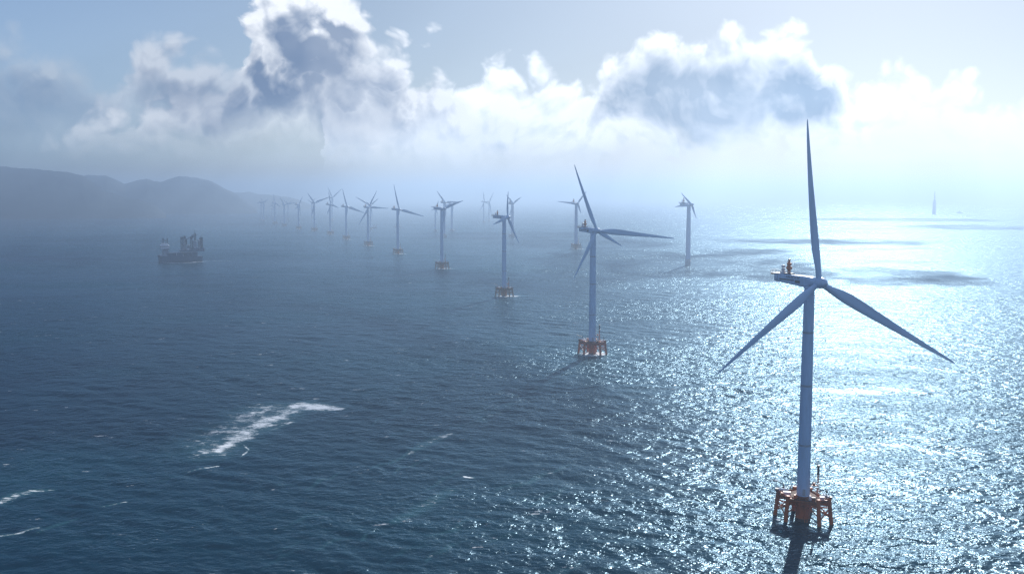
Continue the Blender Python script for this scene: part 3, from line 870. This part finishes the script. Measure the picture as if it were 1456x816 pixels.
    n['boxes'] = [MB().box((-5.6, -1.6, 9.6), (2.6, 1.4, 1.3), 0.08).mesh('cabinet', MAT['white']), MB().box((6.4, -3.6, 9.55), (1.6, 1.4, 1.2), 0.08).mesh('cabinet', MAT['white']),
                  MB().box((-9.0, 1.0, 9.9), (1.5, 1.5, 0.9), 0.1).mesh('winch_box', MAT['dark']), MB().box((9.2, -2.6, 9.6), (1.3, 1.3, 1.0), 0.1).mesh('winch_box', MAT['dark']),
                  MB().tube((-8.9, 0.9, 9.95), (-5.4, -0.2, 10.5), 0.5, n=14).mesh('pipe', MAT['white']), MB().tube((6.9, -2.0, 10.2), (8.9, -2.9, 9.75), 0.45, n=12).mesh('pipe', MAT['white']),
                  MB().tube((-7, 3, 9), (-7.0, 3, 11.6), 0.25, n=8).tube((-7, 3, 11.6), (-10.8, 2.2, 12.9), 0.18, n=8).mesh('davit', MAT['dark']),
                  MB().path([(7.8, -3.3, 12.6), (9.0, -3.0, 10.2)], 0.12, 6).tube((7.8, -3.3, 9), (7.8, -3.3, 12.6), 0.14, n=8).mesh('davit', MAT['dark']),
                  MB().box((-2.6, -4.6, 9.6), (1.1, 1.0, 1.3), 0.08).mesh('cabinet', MAT['orange_bright']), MB().box((3.4, -4.4, 9.4), (1.6, 0.8, 0.9), 0.08).mesh('cabinet', MAT['dark']),
                  MB().box((-7.2, -2.8, 9.5), (0.9, 0.9, 1.1), 0.08).mesh('cabinet', MAT['orange_bright']), MB().lathe([(0.5, 8.95), (0.5, 10.2), (0.2, 10.5)], 12, at=(2.4, -5.2, 0)).mesh('tank', MAT['white'])]
    m = MB()
    for s in (-0.45, 0.45): m.tube((1.2 + s, -2.95, -1.5), (1.2 + s, -2.95, 9), 0.09, n=6)
    for z_ in np.arange(-1, 9, 0.55): m.tube((0.75, -2.95, z_), (1.65, -2.95, z_), 0.05, n=5)
    n['ladder'] = m.mesh('ladder', MAT['orange_bright'])
    return n

DOOR = MB().box((0.25, -2.36, 10.7), (1.0, 0.16, 2.3), 0.05).mesh('door', MAT['grey'])
FLANGES = [MB().lathe([(2.3 - 0.52 * ((z - 9) / 75) ** 1.2 + 0.012, z - 0.35), (2.3 - 0.52 * ((z - 9) / 75) ** 1.2 + 0.012, z + 0.35)], 40).mesh('joint_band', MAT['grey']) for z in (27.5, 49.0, 68.0)]
BLADE, HUBM, TOWER, NAC = blade_mesh(), hub_mesh(), tower_mesh(), nacelle_meshes()
FND = {'jacket_orange': foundation_meshes('orange'), 'jacket_brown': foundation_meshes('rust'), }
FND['jacket_pale'] = FND['jacket_brown']
m = MB(); m.lathe([(2.6, -4), (2.6, 4.4), (2.9, 4.6), (2.9, 6.0), (2.5, 6.2), (2.5, 9.0)], 32); MONO = m.mesh('column', MAT['grey'])
m = MB(); m.lathe([(6.2, 3.2), (6.4, 3.4), (6.4, 4.2), (6.2, 4.4)], 24); m.lathe([(5.0, -3.5), (5.2, 3.2)], 24); MONO_CAP = m.mesh('pile_cap', MAT['grey'])

def turbine(tb, sol):
    base, hub, psi, tips, tw, kind, label = tb
    P, a, hub_z, k = sol
    root = thing('wind_turbine', label, 'wind turbine', P, group=GRP)
    root.scale = (k, k, k)
    yaw_view = math.atan2(P.x, P.y)
    fz = -yaw_view                                             # foundation turned alike in every turbine's own view
    t = link('tower', TOWER, root); t.scale = (tw, tw, 1)
    if base[1] > 400:
        dr = link('door', DOOR, t); dr.rotation_euler = (0, 0, fz)
        for fm_ in FLANGES: link('joint_band', fm_, t)
    yaw = math.atan2(a.y, a.x)
    nac = link('nacelle', NAC['nacelle'], root, (0, 0, HUB_Z)); nac.rotation_euler = (0, 0, yaw)
    near = base[1] > 330
    for nm in (('vent_a', 'vent_b', 'hatch_a', 'hatch_b', 'panel_seam_a', 'panel_seam_b', 'lettering_a', 'lettering_b', 'hoist_deck', 'tail_bumper', 'cooler', 'winch', 'winch_frame', 'roof_rail') if near else ('hoist_deck', 'winch')):
        link(nm[:-2] if nm[-2:] in ('_a', '_b') else nm, NAC[nm], nac)
    ns = 1.0 if base[1] > 430 else 0.85
    nac.scale = (ns, max(1, tw * 0.9), max(1, tw * 0.9))
    hb = link('hub', HUBM, root, a * 5.0 + Vector((0, 0, HUB_Z))); hb.rotation_euler = (0, 0, yaw)
    C = P + a * 5.0 * k + Vector((0, 0, hub_z))
    cam_p = Vector((0, 0, CAM_H))
    for tip in tips:
        d = ray(*tip)
        tt = (C - cam_p).dot(a) / d.dot(a)
        Q = cam_p + d * tt - C
        L = max(22.0, min(76.0, Q.length / k)); dirn = Q.normalized()
        bo = link('blade', BLADE, root, a * 5.0 + Vector((0, 0, HUB_Z)))
        Zb = dirn; Yb = -a; Xb = Yb.cross(Zb).normalized()
        M3 = Matrix((Xb, Yb, Zb)).transposed()
        wfac = max(0.75, min(1.0, L / 59.0)) * (1.0 if base[1] > 430 else 1.25)
        if base[1] < 345: wfac *= 1.35
        bo.rotation_euler = M3.to_euler(); bo.scale = (wfac, wfac, L / 59.0)
    if kind.startswith('jacket'):
        f = FND[kind]
        fo = link('foundation', f['column'], root); fo.rotation_euler = (0, 0, fz)
        link('weed_band', f['column_weed'], fo)
        for me_ in f['piles']: link('pile', me_, fo)
        for me_ in f['weeds']: link('weed_band', me_, fo)
        for me_ in f['arms']: link('arm', me_, fo)
        for me_ in f['braces']: link('brace', me_, fo)
        for nm in ('deck', 'railing', 'mast', 'lantern', 'ladder'): link(nm, f[nm], fo)
        for me_ in f['boxes']: link(me_.name.split('.')[0], me_, fo)
    else:
        fo = link('foundation', MONO, root); fo.scale = (tw * 0.95, tw * 0.95, 1)
        if base[0] not in (978,): link('pile_cap', MONO_CAP, fo)
    return root
for tb, sol in zip(TURB, solved): turbine(tb, sol)

# ------------------------------------------------------------------ ships
def hull_mesh(L, W, H, bow=0.2, name='hull', mat='hullblue', sheer=1.5):
    """bow on -X"""
    m = MB(); rings = []
    for i in range(17):
        t = i / 16; x = -L / 2 + L * t
        w = W / 2 * (min(1.0, (t / bow) ** 0.55) if t < bow else 1.0) * (1 - 0.1 * max(0, (t - 0.9) / 0.1))
        w = max(w, 0.12); up = sheer * max(0, 1 - t / 0.3) ** 1.5
        rings.append([Vector((x + 0.06 * L * max(0, 1 - t / .2), -w * .6, -2.5)), Vector((x + 0.03 * L * max(0, 1 - t / .2), -w * .96, 0.5)), Vector((x, -w, H + up)),
                      Vector((x, w, H + up)), Vector((x + 0.03 * L * max(0, 1 - t / .2), w * .96, 0.5)), Vector((x + 0.06 * L * max(0, 1 - t / .2), w * .6, -2.5))])
    m.loft(rings, True, False)
    return m.mesh(name, MAT[mat])

def truss(m, p, w, z0, z1, step, r):
    cs = [(-w, -w), (w, -w), (w, w), (-w, w)]
    for c in cs: m.tube((p[0] + c[0], p[1] + c[1], z0), (p[0] + c[0], p[1] + c[1], z1), r, n=6)
    n_ = max(1, int((z1 - z0) / step)); dz_ = (z1 - z0) / n_
    for i in range(n_):
        for a_, b_ in zip(cs, cs[1:] + cs[:1]):
            za, zb = (z0 + i * dz_, z0 + (i + 1) * dz_) if i % 2 else (z0 + (i + 1) * dz_, z0 + i * dz_)
            m.tube((p[0] + a_[0], p[1] + a_[1], za), (p[0] + b_[0], p[1] + b_[1], zb), r * .6, n=5)
            m.tube((p[0] + a_[0], p[1] + a_[1], z0 + (i + 1) * dz_), (p[0] + b_[0], p[1] + b_[1], z0 + (i + 1) * dz_), r * .6, n=5)

P = on_water(256, 371.5)
ship = thing('work_ship', "dark blue work ship with white bridge tower forward and tall rigging aft", 'ship', P, -math.atan2(P.x, P.y) + rad(4))
link('hull', hull_mesh(76, 19, 9.0, 0.16, sheer=3.5), ship)
m = MB(); m.box((4, 0, 12.5), (52, 17.5, 7), 0.4); sd = m.build('main_deckhouse', MAT['hullblue'], ship)
m = MB()
for x_ in (-12, -7.5): m.box((x_, -8.8, 13), (1.2, 0.2, 3.0))
m.box((8, -8.85, 12.5), (7, 0.2, 3.6)); m.box((18, -8.85, 12), (4, 0.2, 2.5))
m.build('opening', MAT['shipdark'], sd)
m = MB(); m.box((8, -8.9, 16.2), (26, 0.4, 0.5)); m.box((-6, -8.9, 13), (0.6, 0.25, 5)); m.box((5, -8.95, 11), (0.6, 0.25, 4)); m.build('rubbing_strake', MAT['white'], sd)
m = MB(); m.box((-26.5, 0, 10.9), (16, 15, 3.6), 0.5); m.box((-24.5, 0, 16.5), (11, 13, 9), 0.4); bt = m.build('bridge_tower', MAT['grey'], ship)
m = MB(); m.box((-25.2, 0, 26), (15, 17, 8), 0.8); m.box((-25.2, 0, 31), (11, 12, 3), 0.3); bh = m.build('bridge_house', MAT['white'], ship)
m = MB(); m.box((-25.2, 0, 27.4), (15.2, 17.2, 2.0), 0.7); m.build('window_band', MAT['glass'], bh)
m = MB(); m.box((-25.2, 0, 22.8), (15.3, 17.3, 1.2), 0.3); m.build('bridge_deck_edge', MAT['hullblue'], bh)
m = MB()
truss(m, (-27.5, 0), 0.9, 32.5, 42, 2, 0.28); truss(m, (-20.5, 2), 0.8, 32.5, 41.5, 2, 0.28)
m.box((-27.5, 0, 40), (5, 0.6, 0.6)); m.tube((-31, -3, 32), (-31, -3, 38), 0.4, n=8); m.lathe([(0.2, 36.5), (1.3, 37.4), (1.3, 38.4), (0.2, 39.3)], 12, at=(-23.8, -3, 0))
m.tube((-23.8, -3, 32), (-23.8, -3, 36.6), 0.3, n=8)
m.build('radar_mast', MAT['shipdark'], ship)
m = MB(); m.box((21, 0, 18.8), (42, 21, 2.6), 0.3); m.box((31, 0, 22.0), (22, 20, 3.6), 0.3); pf = m.build('working_deck', MAT['hullblue'], ship)
m = MB()
for s in (-10, 10):
    m.path([(0, s, 21.3), (42, s, 21.3)], 0.12, 5)
    for x_ in np.arange(0, 42, 3): m.tube((x_, s, 20), (x_, s, 21.3), 0.1, n=5)
m.build('railing', MAT['white'], pf)
for (x_, y_, zt, w_) in ((3.5, -7, 44, 1.7), (9.5, 5, 45, 1.6), (20, -6, 44, 1.7), (37.5, -6, 43, 1.7), (37, 6, 41, 1.6)):
    m = MB(); truss(m, (x_, y_), w_, 20, zt, 3.2, 0.42); m.box((x_, y_, zt - 2.5), (w_ * 2.6, w_ * 2.6, 3.2), 0.3); m.build('lattice_leg', MAT['shipdark'], ship)
for (x_, y_, sx_, sy_, sz_) in ((26, -2, 6, 9, 16), (33.5, 0, 4, 8, 18), (8, 0, 5, 6, 12), (15, 2, 5, 6, 9)):
    m = MB(); m.box((x_, y_, 20.1 + sz_ / 2), (sx_, sy_, sz_), 0.5); m.build('equipment_house', MAT['grey'], ship)
for (x_, y_, sz_) in ((5.5, -5.5, 4), (14, -8, 3.4), (25.5, -8.2, 5), (33, -8, 4.6)):
    m = MB(); m.box((x_, y_, 20.1 + sz_ / 2), (3.0, 3.0, sz_), 0.2); m.build('white_container', MAT['white'], ship)
m = MB(); truss(m, (27, 1), 1.4, 36, 50, 3, 0.4); m.tube((27, 1, 50), (26.4, 1, 56), 0.5, 0.2, 8); m.box((26, 1, 46.5), (9, 6, 1.0)); m.box((23, 0, 44), (3, 4, 4), 0.3); m.build('derrick', MAT['shipdark'], ship)
m = MB(); m.tube((12, -2, 30), (12, -2, 40), 1.2, n=12); m.tube((12, -2, 39), (22, -5, 46), 0.7, 0.4, 8); m.build('deck_crane', MAT['shipdark'], ship)

def small_boat(label, px, py, L, heading=0.0, mast=0.3, tall=1.0, name='work_boat', cat='boat', pale=False):
    P = on_water(px, py)
    o = thing(name, label, cat, P, -math.atan2(P.x, P.y) + rad(heading))
    H = L * 0.12 * tall
    link('hull', hull_mesh(L, L * 0.28, H, 0.25, mat='grey' if pale else 'hullblue', sheer=L * 0.03), o)
    m = MB(); m.box((L * 0.1, 0, H + L * 0.07 * tall), (L * 0.36, L * 0.2, L * 0.14 * tall), L * .01); m.box((L * 0.06, 0, H + L * 0.18 * tall), (L * 0.2, L * 0.17, L * 0.08 * tall), L * .01)
    ca = m.build('cabin', MAT['white'], o)
    m = MB(); m.box((L * 0.06, 0, H + L * 0.185 * tall), (L * 0.205, L * 0.175, L * 0.035 * tall)); m.build('window_band', MAT['glass'], ca)
    m = MB(); m.tube((L * mast, 0, H), (L * mast, 0, H + L * 0.42 * tall), L * .018, L * .01, 8); m.tube((L * mast, 0, H + L * .1), (L * (mast + .16), 0, H + L * .26 * tall), L * .012, n=6); m.build('mast', MAT['dark'], o)
    return o
small_boat('small dark work barge with mast at one end, in fog beside a turbine tower', 531, 324.5, 25, 3, 0.42, 1.4, 'work_barge', 'barge')
small_boat('faint pale vessel in fog behind the turbine with an upright blade', 565.5, 323, 32, 0, 0.2, 0.9, pale=True)
small_boat('tiny dark boat near the hill shore, left one of two in line', 213.5, 311, 26, 0, 0.25, 0.6)
small_boat('tiny dark boat near the hill shore, right one of two in line', 222, 311, 17, 0, 0.1, 0.8)
small_boat('small pale boat far off on the bright horizon water at right', 1365, 303.5, 38, 180, 0.05, 1.25, pale=True)

# slim sea tower on the right horizon
P = on_water(1328, 304.5)
tw_ = thing('sea_tower', 'slim pale tower with thin mast far off on the bright water at right', 'tower', P)
m = MB(); m.lathe([(10.5, -3), (11, 4), (10, 40), (9.5, 70), (5, 92)], 20); m.build('shaft', MAT['grey'], tw_)
m = MB(); m.lathe([(4.4, 91.8), (4.2, 122)], 14); m.lathe([(5.2, 121.9), (5.2, 123.5)], 14); m.build('upper_shaft', MAT['white'], tw_)
m = MB(); m.lathe([(1.6, 123.4), (1.4, 138), (2.2, 139), (2.2, 143), (0.4, 145)], 12); m.build('mast', MAT['dark'], tw_)
